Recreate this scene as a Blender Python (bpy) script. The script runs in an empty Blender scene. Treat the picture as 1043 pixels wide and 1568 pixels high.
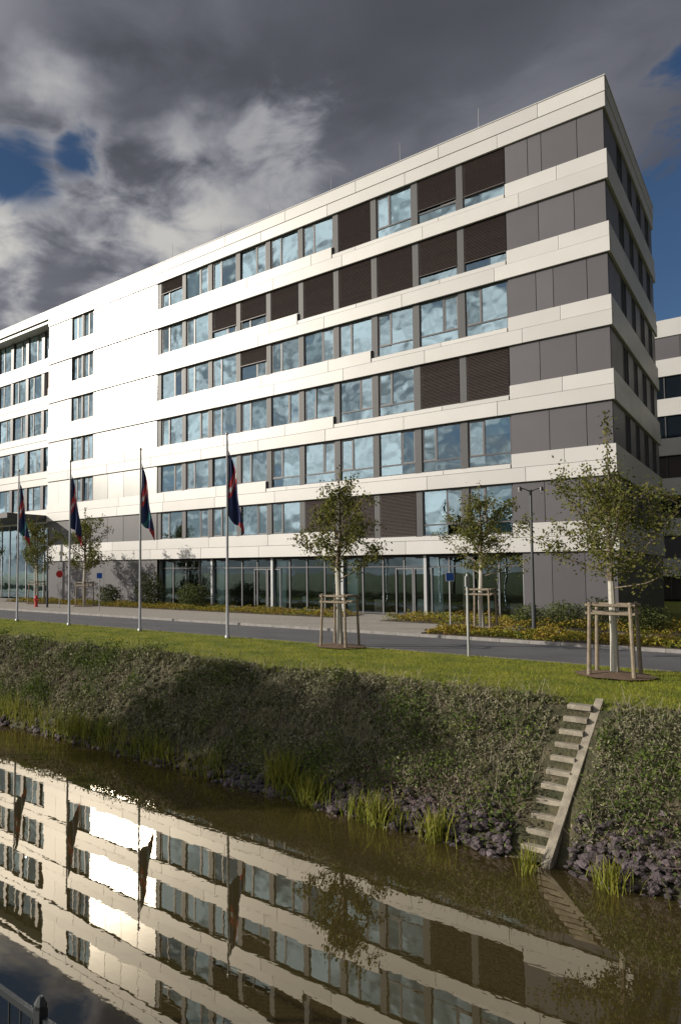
import bpy, math, random
import numpy as np
from mathutils import Vector
rnd = random.Random(7)
rng = np.random.default_rng(11)
sc = bpy.context.scene
ROOT = sc.collection

# ------------------------------------------------------------------ materials
def new_mat(name):
    m = bpy.data.materials.new(name); m.use_nodes = True
    nt = m.node_tree
    return m, nt, nt.nodes['Principled BSDF'], nt.nodes['Material Output']

def simple(name, col, rough=0.6, metal=0.0, var=0.08, nscale=3.0, bump=0.0, bscale=40.0, island=False, spec=0.5):
    m, nt, p, o = new_mat(name)
    n = nt.nodes.new('ShaderNodeTexNoise'); n.inputs['Scale'].default_value = nscale; n.inputs['Detail'].default_value = 6
    tc = nt.nodes.new('ShaderNodeTexCoord'); nt.links.new(tc.outputs['Object'], n.inputs['Vector'])
    mr = nt.nodes.new('ShaderNodeMapRange'); mr.inputs['From Min'].default_value = 0.25; mr.inputs['From Max'].default_value = 0.75
    mr.inputs['To Min'].default_value = 1 - var; mr.inputs['To Max'].default_value = 1 + var
    nt.links.new(n.outputs['Fac'], mr.inputs['Value'])
    val = mr.outputs['Result']
    if island:
        g = nt.nodes.new('ShaderNodeNewGeometry')
        mr2 = nt.nodes.new('ShaderNodeMapRange'); mr2.inputs['To Min'].default_value = 1 - island; mr2.inputs['To Max'].default_value = 1 + island
        nt.links.new(g.outputs['Random Per Island'], mr2.inputs['Value'])
        mu = nt.nodes.new('ShaderNodeMath'); mu.operation = 'MULTIPLY'
        nt.links.new(val, mu.inputs[0]); nt.links.new(mr2.outputs['Result'], mu.inputs[1]); val = mu.outputs[0]
    vm = nt.nodes.new('ShaderNodeVectorMath'); vm.operation = 'SCALE'
    vm.inputs[0].default_value = col[:3]; nt.links.new(val, vm.inputs['Scale'])
    nt.links.new(vm.outputs[0], p.inputs['Base Color'])
    p.inputs['Roughness'].default_value = rough; p.inputs['Metallic'].default_value = metal
    p.inputs['Specular IOR Level'].default_value = spec
    if bump:
        n2 = nt.nodes.new('ShaderNodeTexNoise'); n2.inputs['Scale'].default_value = bscale; n2.inputs['Detail'].default_value = 5
        nt.links.new(tc.outputs['Object'], n2.inputs['Vector'])
        b = nt.nodes.new('ShaderNodeBump'); b.inputs['Strength'].default_value = bump; b.inputs['Distance'].default_value = 0.05
        nt.links.new(n2.outputs['Fac'], b.inputs['Height']); nt.links.new(b.outputs['Normal'], p.inputs['Normal'])
    return m

def ramp_mat(name, cols, nscale=1.0, rough=0.8, island=0.5, transl=0.25, bump=0.0, bscale=30, spec=0.3):
    m, nt, p, o = new_mat(name)
    tc = nt.nodes.new('ShaderNodeTexCoord')
    n = nt.nodes.new('ShaderNodeTexNoise'); n.inputs['Scale'].default_value = nscale; n.inputs['Detail'].default_value = 5
    nt.links.new(tc.outputs['Object'], n.inputs['Vector'])
    mr = nt.nodes.new('ShaderNodeMapRange'); mr.inputs['From Min'].default_value = .3; mr.inputs['From Max'].default_value = .7
    nt.links.new(n.outputs['Fac'], mr.inputs['Value'])
    g = nt.nodes.new('ShaderNodeNewGeometry')
    mx = nt.nodes.new('ShaderNodeMix'); mx.data_type = 'FLOAT'; mx.inputs[0].default_value = island
    nt.links.new(mr.outputs['Result'], mx.inputs[2]); nt.links.new(g.outputs['Random Per Island'], mx.inputs[3])
    r = nt.nodes.new('ShaderNodeValToRGB')
    els = r.color_ramp.elements
    for i, c in enumerate(cols):
        pos = i / (len(cols) - 1)
        if i == 0: e = els[0]; e.position = 0
        elif i == len(cols) - 1: e = els[-1]; e.position = 1
        else: e = els.new(pos)
        e.color = (*c, 1)
    nt.links.new(mx.outputs[0], r.inputs['Fac'])
    nt.links.new(r.outputs['Color'], p.inputs['Base Color'])
    p.inputs['Roughness'].default_value = rough; p.inputs['Specular IOR Level'].default_value = spec
    if transl:
        t = nt.nodes.new('ShaderNodeBsdfTranslucent'); nt.links.new(r.outputs['Color'], t.inputs['Color'])
        ms = nt.nodes.new('ShaderNodeMixShader'); ms.inputs[0].default_value = transl
        nt.links.new(p.outputs[0], ms.inputs[1]); nt.links.new(t.outputs[0], ms.inputs[2]); nt.links.new(ms.outputs[0], o.inputs[0])
    if bump:
        n2 = nt.nodes.new('ShaderNodeTexNoise'); n2.inputs['Scale'].default_value = bscale; n2.inputs['Detail'].default_value = 6
        nt.links.new(tc.outputs['Object'], n2.inputs['Vector'])
        b = nt.nodes.new('ShaderNodeBump'); b.inputs['Strength'].default_value = bump; b.inputs['Distance'].default_value = .05
        nt.links.new(n2.outputs['Fac'], b.inputs['Height']); nt.links.new(b.outputs['Normal'], p.inputs['Normal'])
    return m

M_white = simple('white_metal_panel', (.49, .483, .475), rough=.42, metal=.10, var=.04, nscale=.6, island=.08)
M_shiny = simple('brushed_metal_panel', (.38, .375, .36), rough=.25, metal=.85, var=.05, nscale=.5, island=.10)
M_grey = simple('grey_panel', (.082, .078, .088), rough=.42, var=.06, nscale=.7, island=.12)
M_dgrey = simple('dark_grey_pillar', (.055, .055, .06), rough=.5, var=.06)
M_frame = simple('window_frame_grey', (.07, .07, .08), rough=.4)
M_sash = simple('window_sash', (.17, .17, .18), rough=.4)
M_core = simple('dark_joint', (.02, .02, .022), rough=.9)
M_inner = simple('interior_paint', (.42, .38, .32), rough=.9)
M_innerd = simple('interior_dark', (.05, .045, .04), rough=.9)
M_roller = simple('roller_blind', (.45, .58, .62), rough=.9, island=.3)
M_louvre = simple('brown_louvre', (.045, .034, .032), rough=.45, island=.12)
M_roof = simple('roof_gravel', (.25, .24, .23), rough=.95)
M_steel = simple('galvanised_steel', (.38, .39, .40), rough=.4, metal=.5)
M_darksteel = simple('dark_painted_steel', (.035, .04, .045), rough=.45)
M_wood = simple('weathered_wood', (.22, .18, .135), rough=.85, var=.3, nscale=9, bump=.3)
M_bark = simple('tree_bark', (.16, .13, .10), rough=.95, var=.3, nscale=12, bump=.5)
M_wrap = simple('trunk_wrap', (.42, .40, .35), rough=.9, var=.15, nscale=14)
M_asph = simple('asphalt', (.085, .085, .095), rough=.85, var=.2, nscale=.8, bump=.25, bscale=90)
M_conc = simple('concrete', (.28, .25, .20), rough=.9, var=.4, nscale=5, bump=.4, bscale=50)
M_kerb = simple('kerb_concrete', (.25, .24, .23), rough=.9, var=.25, nscale=5)
M_kerbd = simple('edging_stone', (.12, .115, .10), rough=.9, var=.25, nscale=5)
M_stone = simple('riprap_stone', (.075, .06, .066), rough=.85, var=.4, nscale=6, bump=.6, bscale=25, island=.6)
M_mulch = simple('bark_mulch', (.13, .085, .055), rough=1, var=.3, nscale=20, bump=.8)
M_blue = simple('sign_blue', (.02, .10, .42), rough=.4)
M_red = simple('sign_red', (.45, .02, .02), rough=.4)
M_signw = simple('sign_white', (.75, .75, .75), rough=.4)
M_navy = simple('flag_navy', (.02, .035, .12), rough=.8)
M_flagr = simple('flag_red', (.48, .04, .05), rough=.8)
M_flagw = simple('flag_white', (.6, .6, .63), rough=.8)
M_flagt = simple('flag_teal', (.05, .22, .25), rough=.8)

def glass_mat(name, tint, base_refl, rough=0.0, opaque=None, wob=.012):
    m, nt, p, o = new_mat(name)
    nt.nodes.remove(p)
    gl = nt.nodes.new('ShaderNodeBsdfGlossy'); gl.inputs['Roughness'].default_value = rough
    gl.inputs['Color'].default_value = (.68, .90, 1, 1)
    tc = nt.nodes.new('ShaderNodeTexCoord')
    n = nt.nodes.new('ShaderNodeTexNoise'); n.inputs['Scale'].default_value = .9; n.inputs['Detail'].default_value = 1
    nt.links.new(tc.outputs['Object'], n.inputs['Vector'])
    b = nt.nodes.new('ShaderNodeBump'); b.inputs['Strength'].default_value = .6; b.inputs['Distance'].default_value = wob
    nt.links.new(n.outputs['Fac'], b.inputs['Height']); nt.links.new(b.outputs['Normal'], gl.inputs['Normal'])
    if opaque: 
        tr = nt.nodes.new('ShaderNodeBsdfDiffuse'); tr.inputs['Color'].default_value = (*opaque, 1)
    else:
        tr = nt.nodes.new('ShaderNodeBsdfTransparent'); tr.inputs['Color'].default_value = (*tint, 1)
    fr = nt.nodes.new('ShaderNodeFresnel'); fr.inputs['IOR'].default_value = 1.5
    ad = nt.nodes.new('ShaderNodeMath'); ad.operation = 'ADD'; ad.use_clamp = True; ad.inputs[1].default_value = base_refl
    nt.links.new(fr.outputs[0], ad.inputs[0])
    ms = nt.nodes.new('ShaderNodeMixShader'); nt.links.new(ad.outputs[0], ms.inputs[0])
    nt.links.new(tr.outputs[0], ms.inputs[1]); nt.links.new(gl.outputs[0], ms.inputs[2]); nt.links.new(ms.outputs[0], o.inputs[0])
    return m
M_glass = glass_mat('window_glass', (.66, .80, .86), .36, wob=.03)
M_gglass = glass_mat('shopfront_glass', (.78, .86, .84), .09, wob=.006)
M_dglass = glass_mat('dark_window_glass', (0, 0, 0), .22, opaque=(.01, .015, .022))

# ------------------------------------------------------------------ mesh helpers
class MB:
    def __init__(s): s.v = []; s.f = []; s.m = []; s.mats = []
    def mi(s, mat):
        if mat not in s.mats: s.mats.append(mat)
        return s.mats.index(mat)
    def box(s, x0, x1, y0, y1, z0, z1, mat):
        if x1 < x0: x0, x1 = x1, x0
        if y1 < y0: y0, y1 = y1, y0
        if z1 < z0: z0, z1 = z1, z0
        i = len(s.v); k = s.mi(mat)
        s.v += [(x0, y0, z0), (x1, y0, z0), (x1, y1, z0), (x0, y1, z0), (x0, y0, z1), (x1, y0, z1), (x1, y1, z1), (x0, y1, z1)]
        s.f += [(i, i+3, i+2, i+1), (i+4, i+5, i+6, i+7), (i, i+1, i+5, i+4), (i+1, i+2, i+6, i+5), (i+2, i+3, i+7, i+6), (i+3, i, i+4, i+7)]
        s.m += [k] * 6
    def quad(s, a, b, c, d, mat):
        i = len(s.v); s.v += [tuple(a), tuple(b), tuple(c), tuple(d)]; s.f.append((i, i+1, i+2, i+3)); s.m.append(s.mi(mat))
    def tube(s, pts, rad, mat, sides=8, cap=True):
        k = s.mi(mat); base = len(s.v); n = len(pts)
        pts = [Vector(p) for p in pts]
        for j, p in enumerate(pts):
            t = (pts[min(j+1, n-1)] - pts[max(j-1, 0)])
            t = t.normalized() if t.length > 1e-9 else Vector((0, 0, 1))
            u = t.cross(Vector((1, 0, 0)));
            if u.length < .1: u = t.cross(Vector((0, 1, 0)))
            u.normalize(); w = t.cross(u)
            for a in range(sides):
                an = 2 * math.pi * a / sides
                q = p + (u * math.cos(an) + w * math.sin(an)) * rad[j]
                s.v.append(tuple(q))
        for j in range(n - 1):
            for a in range(sides):
                b = (a + 1) % sides
                s.f.append((base + j*sides + a, base + j*sides + b, base + (j+1)*sides + b, base + (j+1)*sides + a)); s.m.append(k)
        if cap:
            s.f.append(tuple(base + a for a in range(sides))[::-1]); s.m.append(k)
            s.f.append(tuple(base + (n-1)*sides + a for a in range(sides))); s.m.append(k)
    def obj(s, name, parent=None, smooth=False, bevel=0):
        me = bpy.data.meshes.new(name); me.from_pydata(s.v, [], s.f)
        for m in s.mats: me.materials.append(m)
        me.polygons.foreach_set('material_index', s.m)
        if smooth: me.polygons.foreach_set('use_smooth', [True] * len(s.f))
        me.update()
        o = bpy.data.objects.new(name, me); ROOT.objects.link(o)
        if parent: o.parent = parent
        if bevel:
            b = o.modifiers.new('bevel', 'BEVEL'); b.width = bevel; b.segments = 2; b.limit_method = 'ANGLE'
        return o

def empty(name):
    e = bpy.data.objects.new(name, None); ROOT.objects.link(e); return e

def quads_mesh(name, V, mats, matidx=None, parent=None):
    n = V.shape[0]
    me = bpy.data.meshes.new(name)
    me.vertices.add(n*4); me.vertices.foreach_set('co', V.reshape(-1).astype(np.float32))
    me.loops.add(n*4); me.loops.foreach_set('vertex_index', np.arange(n*4, dtype=np.int32))
    me.polygons.add(n); me.polygons.foreach_set('loop_start', np.arange(0, n*4, 4, dtype=np.int32))
    me.polygons.foreach_set('loop_total', np.full(n, 4, dtype=np.int32))
    for m in mats: me.materials.append(m)
    if matidx is not None: me.polygons.foreach_set('material_index', matidx.astype(np.int32))
    me.update(calc_edges=True); me.validate()
    o = bpy.data.objects.new(name, me); ROOT.objects.link(o)
    if parent: o.parent = parent
    return o

def leaf_quads(P, L, W, up=0.0):
    n = len(P)
    a = rng.normal(size=(n, 3)); a[:, 2] += up; a /= np.linalg.norm(a, axis=1)[:, None]
    r = rng.normal(size=(n, 3)); b = np.cross(a, r); b /= np.linalg.norm(b, axis=1)[:, None]
    L = np.broadcast_to(L, (n,))[:, None]; W = np.broadcast_to(W, (n,))[:, None]
    V = np.stack([P - a*L*.5, P + b*W*.5 + a*L*.05, P + a*L*.5, P - b*W*.5 + a*L*.05], axis=1)
    return V

# ------------------------------------------------------------------ OFFICE BUILDING
W = 2.575
X0 = -4.575
ZT = [25.17 - 3.6*r for r in range(6)]
tall = [4, 5, 3, 4, 6, 4]
XL = -44.3
bld = empty('office_building')
bands, panels, frames, glass, blinds, core, inner = MB(), MB(), MB(), MB(), MB(), MB(), MB()

def band_row(x0, x1, z0, z1, y, mat=M_white, th=.14, seg=5.15, ofs=0.0, g=.018):
    edges = [x1]
    x = x1 - ofs if ofs else x1 - seg
    while x > x0 + .5:
        if x < x1 - .3: edges.append(x)
        x -= seg
    edges.append(x0)
    for a, b in zip(edges[:-1], edges[1:]):
        j = rnd.uniform(-.004, .004)
        bands.box(b + g/2, a - g/2, y+j, y + th, z0 + g/2, z1 - g/2, mat)

def window(xa, xb, z0, z1, y, style, blind=0.0, lower=False, G=M_glass):
    f = .065
    frames.box(xa, xa+f, y-.05, y+.06, z0, z1, M_frame); frames.box(xb-f, xb, y-.05, y+.06, z0, z1, M_frame)
    frames.box(xa+f, xb-f, y-.048, y+.06, z1-f, z1, M_frame); frames.box(xa+f, xb-f, y-.048, y+.06, z0, z0+f, M_frame)
    w = xb - xa
    zl = z0 + f
    if lower:
        zl = z0 + .62
        frames.box(xa+f, xb-f, y-.045, y+.058, zl-.04, zl+.04, M_frame)
    xm = xa + w * style
    frames.box(xm-.045, xm+.045, y-.043, y+.055, zl+.04 if lower else zl, z1-f, M_frame)
    (sa, sb) = (xa+f, xm-.045) if style < .5 else (xm+.045, xb-f)
    s = .05; q = y - .03
    zz0 = zl + (.04 if lower else 0)
    frames.box(sa, sa+s, q, q+.05, zz0, z1-f, M_sash); frames.box(sb-s, sb, q, q+.05, zz0, z1-f, M_sash)
    frames.box(sa+s, sb-s, q, q+.05, z1-f-s, z1-f, M_sash); frames.box(sa+s, sb-s, q, q+.05, zz0, zz0+s, M_sash)
    for (a, b) in ((xa+f, xm), (xm, xb-f)):
        tl = rnd.uniform(-.022, .022); tl2 = rnd.uniform(-.03, .03)
        glass.quad((a, y+tl, z0+f), (b, y-tl, z0+f), (b, y-tl+tl2, z1-f), (a, y+tl+tl2, z1-f), G)
    if blind > 0:
        zb = z1 - (z1 - z0) * blind
        z = z1 - .02
        while z > zb + .05:
            i = len(blinds.v); k = blinds.mi(M_louvre)
            yb = y - .11
            blinds.v += [(xa+.03, yb-.025, z-.085), (xb-.03, yb-.025, z-.085), (xb-.03, yb+.03, z), (xa+.03, yb+.03, z)]
            blinds.f.append((i, i+1, i+2, i+3)); blinds.m.append(k)
            z -= .08
        blinds.box(xa+.03, xb-.03, y-.13, y-.10, zb, zb+.05, M_louvre)
    elif rnd.random() < .7:
        cov = rnd.choice([.35, .55, .8, 1, 1, 1])
        part = rnd.choice([0, 1, 1, 2])
        a, b = [(xa+f, xm-.02), (xm+.02, xb-f), (xa+f, xb-f)][part]
        if style > .5 and part == 1: a, b = xa+f, xm-.02
        blinds.box(a, b, y+.14, y+.15, z1 - (z1-z0)*cov, z1-.03, M_roller)
    if rnd.random() < .4 and blind < .9:
        xx = rnd.uniform(xa+.3, xb-.6); inner.box(xx, xx+rnd.uniform(.2, .5), y+.25, y+.45, z0, z0+rnd.uniform(.25, .8), rnd.choice([M_inner, M_roller, M_innerd]))

BL = {0: {0: .75, 1: .7, 3: 1, 9: .45}, 1: {0: .8, 1: .8, 2: 1, 3: 1, 4: 1, 5: 1, 6: .7, 7: .75}, 2: {6: .5},
      3: {0: 1, 1: 1}, 4: {}, 5: {2: 1, 3: 1, 4: 1}}
styles = [.38, .62, .38, .62, .38, .38, .62, .38, .62, .38]
YW = .14
XE = X0 - 10*W      # -30.3
for r, zt in enumerate(ZT):
    zs = zt - 2.1; zl = zt - 2.6
    nb = tall[r]
    xs = X0 - nb*W - .0
    zb = zt - 3.6
    band_row(XL, 0.13, zb, zb+.76, -.15, ofs=4.0 + (r % 2)*1.3)
    band_row(X0+.02, 0.12, zb+.76, zs, -.12, ofs=2.2)
    if zl - (zb+.76) > .05: band_row(xs+.02, X0-.02, zb+.76, zl, -.12, ofs=3.5)
    band_row(XL, xs-.02, zb+.76, zs, -.12, ofs=1.5+.7*r)
    eds = [[.0, 1.16, 2.79, 3.44, 4.56], [0, 1.37, 3.0, 4.56], [0, .9, 2.4, 3.2, 4.56], [0, 1.45, 3.1, 4.56], [0, 1.1, 2.75, 4.56], [0, 1.5, 3.05, 4.56]][r]
    for a, b in zip(eds[:-1], eds[1:]):
        panels.box(-b+.014, -a-.014, .0, .10, zs+.01, zt-.01, M_grey)
    for k in range(10):
        xb = X0 - k*W; xa = xb - W
        z0 = zl if k < nb else zs
        pw = .36
        panels.box(xa, xa+pw, .03, .30, z0, zt, M_dgrey)
        window(xa+pw, xb, z0+.02, zt-.01, YW, styles[(k+r) % 10], BL[r].get(k, 0), lower=(k < nb))
        frames.box(xa+pw, xb, -.06, .09, z0-.02, z0+.018, M_steel)
    x = XE - .02
    for k in range(4):
        j = rnd.uniform(-.006, .006)
        panels.box(x-1.88, x-.018, -.02+j, .08, zs+.01, zt-.01, M_shiny if r < 5 else M_grey); x -= 1.9
    xa, xb = -40.95, -37.92
    if r < 5:
        for j in range(2):
            a = xa + j*1.52
            window(a+.02, a+1.30, zs+.02, zt-.01, YW, .5, 0)
            panels.box(a+1.30, a+1.52, .03, .3, zs, zt, M_dgrey)
        for j in range(2): panels.box(XL+.01+j*1.67, XL+1.66+j*1.67, -.03, .08, zs+.01, zt-.01, M_white)
    else:
        for j in range(4): panels.box(XL+.01+j*1.59, XL+1.58+j*1.59, .0, .08, zs+.01, zt-.01, M_grey)
    core.box(XL+.02, -.32, .30, 4.5, zb+.1, zl-.02, M_core)
    core.box(XL, -.32, .02, .30, zb+.02, zl-.02, M_core)
    core.box(XL, xs-.03, .025, .29, zl-.02, zs-.01, M_core)
    inner.box(XL+.1, -.4, .32, 4.45, zl-.018, zl+.0, M_innerd)
    inner.box(XL+.1, -.4, .32, 4.45, zt-.03, zt+.05, M_inner)
    core.box(X0+.01, -.32, .11, 4.5, zl, zt+.02, M_core)
    core.box(-37.9, XE-.01, .09, 4.4, zl, zt+.02, M_core)
    core.box(XL, -40.97, .09, 4.4, zl, zt+.02, M_core)
    for k in range(1, 10, 2): inner.box(X0-k*W+.05, X0-k*W+.15, .34, 4.4, zl, zt-.03, M_inner)
band_row(-82, .13, 25.92, 26.67, -.15, ofs=3.0); band_row(XL, .12, 25.17, 25.92, -.12, ofs=5.0)
bands.box(-82, .16, -.18, .25, 26.672, 26.73, M_white)
core.box(-80, -.32, .02, 15.3, 25.97, 26.5, M_core); core.box(XL, -.32, .02, 15.3, 25.2, 25.94, M_core)
core.box(-80, -.32, 4.5, 15.4, 0, 26.45, M_core)
inner.box(-79.9, -.4, 4.40, 4.49, 3.6, 25.1, M_inner)
panels.box(-80, -.33, .26, 15.3, 26.51, 26.56, M_roof)
# ground floor
gx0, gx1 = XE, -4.15
for a, b in ((-4.15, -2.8), (-2.8, -1.35), (-1.35, 0)): panels.box(a+.012, b-.012, .0, .1, .1, 3.54, M_grey)
x = XE
while x > XL + .2:
    xx = max(XL, x-2.05); panels.box(xx+.012, x-.012, .0, .1, .1, 3.54, M_grey); x -= 2.05
core.box(-4.14, -.32, .11, 4.5, .0, 3.6, M_core); core.box(XL, XE-.01, .11, 4.5, 0, 3.6, M_core)
core.box(XE, -4.15, .3, 4.5, 3.45, 3.7, M_core)
inner.box(XE, -4.15, .5, 4.4, .05, .12, M_innerd); inner.box(XE, -4.15, 4.3, 4.45, .1, 3.4, M_innerd)
inner.box(XE, -4.15, .5, 4.4, 3.36, 3.44, M_innerd)
for k in range(21):
    x = gx1 - k*(gx1-gx0)/20
    big = k % 4 == 0
    frames.box(x-(.08 if big else .035), x+(.08 if big else .035), .42 if not big else .25, .56, .1, 3.5, M_steel if big else M_sash)
    if k < 20:
        x2 = gx1 - (k+1)*(gx1-gx0)/20
        tl = rnd.uniform(-.01, .01)
        glass.quad((x2, .5+tl, .12), (x, .5-tl, .12), (x, .5-tl, 3.5), (x2, .5+tl, 3.5), M_gglass)
        if k % 3 == 0: inner.box(x2+.2, x2+.8, 1.5, 2.2, .12, .9+.3*(k % 2), M_inner)
        if k % 3 == 1: inner.tube([(x2+.6, 1.4, .12), (x2+.6, 1.4, .55), (x2+.6, 1.4, .6), (x2+.6, 1.4, 1.0)], [.03, .03, .24, .22], M_roller, 8)
        if k % 5 == 2: inner.box(x2+.3, x2+.6, 1.6, 1.9, .12, 3.3, M_inner)
        if k % 4 == 3: blinds.box(x2+.1, x-.5, .75, .78, .12, 3.3, M_roller)
frames.box(gx0, gx1, .43, .57, 2.85, 2.93, M_frame); frames.box(gx0, gx1, .43, .57, .1, .2, M_frame)
frames.box(gx0, gx1, .43, .57, 3.42, 3.5, M_frame)
for dx in (-11.2, -21.4):
    for j in (0, 1):
        frames.box(dx+j*1.1, dx+j*1.1+.06, .38, .44, .1, 2.8, M_sash); frames.box(dx+j*1.1+1.0, dx+j*1.1+1.06, .38, .44, .1, 2.8, M_sash)
        frames.box(dx+j*1.1+.06, dx+j*1.1+1.0, .38, .44, 2.74, 2.8, M_sash)
# side facade (x = 0 plane)
LY = 15.6
for r, zt in enumerate(ZT):
    zs = zt-2.1; zb = zt-3.6
    for q in range(4):
        bands.box(0, .13, .10+q*3.88, .10+q*3.88+3.865, zb+.01, zb+.75, M_white); bands.box(0, .10, .10+q*3.88, .10+q*3.88+3.865, zb+.765, zs, M_white)
    y = .11
    for j, w in enumerate([1.6, 1.6, 1.5, 1.7, 1.3, 1.7, 1.5, 1.6, 1.5, 1.4]):
        if j in (2, 4, 6, 8):
            frames.box(-.16, -.10, y, y+w, zs, zt, M_dglass)
            frames.box(-.10, .02, y, y+.08, zs, zt, M_frame); frames.box(-.10, .02, y+w-.08, y+w, zs, zt, M_frame)
            frames.box(-.09, .01, y+.08, y+w-.08, zt-.08, zt, M_frame); frames.box(-.09, .01, y+w*.5-.03, y+w*.5+.03, zs, zt-.08, M_frame)
        else:
            panels.box(-.08, .0, y+.008, y+w-.008, zs+.01, zt-.01, M_grey)
        y += w
bands.box(0, .13, .10, LY, 25.92, 26.67, M_white); bands.box(0, .10, .10, LY, 25.17, 25.91, M_white)
bands.box(-.2, .16, .25, LY+.05, 26.672, 26.73, M_white)
for j in range(8): panels.box(-.08, 0, .11+j*1.93, .11+j*1.93+1.91, .1, 3.54, M_grey)
core.box(-.32, -.17, .11, LY-.05, 0, 26.5, M_core)
# recessed left wing
yl = 1.1
for r, zt in enumerate(ZT):
    zs = zt-2.3
    if r == 5: continue
    ztt = 25.6 if r == 0 else zt
    bands.box(-80, XL-.02, yl-.12, yl+.1, zt-3.6, zs, M_white)
    bands.box(-80, XL-.02, yl-.16, yl-.125, zt-2.95, zt-2.93, M_frame)
    core.box(-80, XL-.03, yl+.11, 4.4, zt-3.55, zs-.02, M_core)
    for k in range(13):
        xb = XL - .05 - k*W; xa = xb-W
        panels.box(xa, xa+.45, yl-.05, yl+.3, zs, ztt, M_grey)
        window(xa+.45, xb, zs+.02, ztt-.01, yl+.1, styles[(k*3+r) % 10], 1.0 if (k, r) in ((0, 1), (4, 2), (6, 0)) else 0)
bands.box(-80, XL-.03, 0.05, 3, 25.62, 25.9, M_white)
bands.box(-80, XL-.02, -4.2, .9, 7.3, 7.75, M_dgrey)
for k in range(6):
    frames.tube([(XL-2-k*6, -3.9, .1), (XL-2-k*6, -3.9, 7.3)], [.12, .12], M_steel, 8)
for k in range(26):
    frames.box(-80+k*1.4, -79.93+k*1.4, yl, yl+.12, .1, 7.3, M_steel)
glass.quad((-80, yl+.06, .1), (XL, yl+.06, .1), (XL, yl+.06, 7.3), (-80, yl+.06, 7.3), M_dglass)
bands.obj('facade_bands', bld, bevel=.012); panels.obj('grey_and_metal_panels', bld); frames.obj('window_frames', bld)
glass.obj('window_glass', bld); blinds.obj('window_blinds', bld); core.obj('wall_core', bld); inner.obj('interior', bld)
rf = MB()
for x in (-6.1, -10.7, -15.4, -20.2, -24.6, -29.5, -34.5): rf.tube([(x, .8, 26.5), (x, .8, 28.5)], [.02, .008], M_steel, 6)
rf.box(-31.2, -30.4, 1.0, 1.8, 26.56, 27.35, M_steel); rf.box(-31.3, -30.3, .9, 1.9, 27.35, 27.42, M_roof)
rf.tube([(-28.9, 1, 26.5), (-28.9, 1, 27.3)], [.12, .12], M_steel, 8)
rf.obj('roof_equipment', bld)

# second office building behind
b2 = empty('office_building'); c2 = MB()
ox, oy = -28, 36
c2.box(ox, ox+100, oy+.2, oy+16, 0, 25.1, M_core)
for r in range(7):
    zt = 25.4 - 3.6*r
    for j in range(20):
        a = ox + j*5
        c2.box(a+.01, a+4.99, oy-.1, oy+.2, max(zt-1.55, .2), zt, M_white)
        if zt-1.6 > 0:
            z1 = zt-1.55; z0 = max(zt-3.6, .1)
            for q in range(2):
                if (j+q+r) % 5 == 0: c2.box(a+q*2.5+.02, a+q*2.5+2.48, oy, oy+.2, z0, z1, M_grey)
                else:
                    c2.box(a+q*2.5+.35, a+q*2.5+2.5, oy+.12, oy+.2, z0, z1, M_dglass if (j*3+r+q) % 3 else M_louvre)
                    c2.box(a+q*2.5, a+q*2.5+.35, oy, oy+.2, z0, z1, M_dgrey)
                    c2.box(a+q*2.5+1.2, a+q*2.5+1.28, oy+.05, oy+.12, z0, z1, M_frame)
c2.obj('facade', b2)

# ------------------------------------------------------------------ GROUND
prof_d = [15.8, 21.3, 21.9, 24.5, 25.5, 32.3, 33.3, 34.2, 36.5, 42]
prof_z = [0, -.02, -.14, -2.3, -2.9, -2.9, -2.3, -1.0, .3, .9]
def hnoise(x, y):
    return (np.sin(x*1.7+y*.6)*np.sin(y*2.3-x*.4) + .6*np.sin(x*3.9-y*2.1+1.3) + .5*np.sin(x*.8+2)*np.sin(y*5.1+x)) / 2
def gz(x, d):
    x = np.asarray(x, float); d = np.asarray(d, float)
    z = np.interp(d, prof_d, prof_z)
    w = np.clip((d-21.3)/.8, 0, 1) * np.clip((36-d)/1.5, 0, 1)
    return z + w*.10*hnoise(x, d)
xs = np.concatenate([[-1500, -800, -400, -200, -120, -80], np.arange(-60, 16, .3), [20, 30, 60, 120, 300, 800, 1500]])
ds = np.concatenate([[-1500, -600, -200, -60, -20, 0, 5, 10, 14], np.arange(15.8, 36.6, .16), [38, 40, 42, 60, 120, 400, 1500]])
GX, GD = np.meshgrid(xs, ds, indexing='ij')
GZ = gz(GX, GD)
nx, nd = GX.shape
verts = np.stack([GX, -GD, GZ], -1).reshape(-1, 3)
I = np.arange(nx*nd).reshape(nx, nd)
F = np.stack([I[:-1, :-1], I[:-1, 1:], I[1:, 1:], I[1:, :-1]], -1).reshape(-1, 4)
me = bpy.data.meshes.new('ground'); me.from_pydata(verts.tolist(), [], F.tolist())
M_lawn = ramp_mat('lawn', [(.07, .10, .012), (.15, .17, .018), (.24, .23, .03)], nscale=1.0, island=0, transl=0, bump=.6, bscale=60)
M_bank = ramp_mat('bank_soil', [(.03, .034, .016), (.06, .058, .03), (.11, .09, .055)], nscale=2.5, island=0, transl=0, bump=1, bscale=14)
M_mud = ramp_mat('canal_bed', [(.03, .022, .01), (.05, .035, .015)], nscale=1, island=0, transl=0)
for m in (M_lawn, M_bank, M_mud): me.materials.append(m)
fd = GD[:-1, :-1] + .08
mi = np.where(fd < 21.65, 0, np.where(fd < 24.9, 1, np.where(fd < 33, 2, np.where(fd < 35, 1, 0)))).reshape(-1)
me.polygons.foreach_set('material_index', mi.astype(np.int32)); me.polygons.foreach_set('use_smooth', np.ones(len(F), bool)); me.update()
g = bpy.data.objects.new('ground', me); ROOT.objects.link(g)

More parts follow.
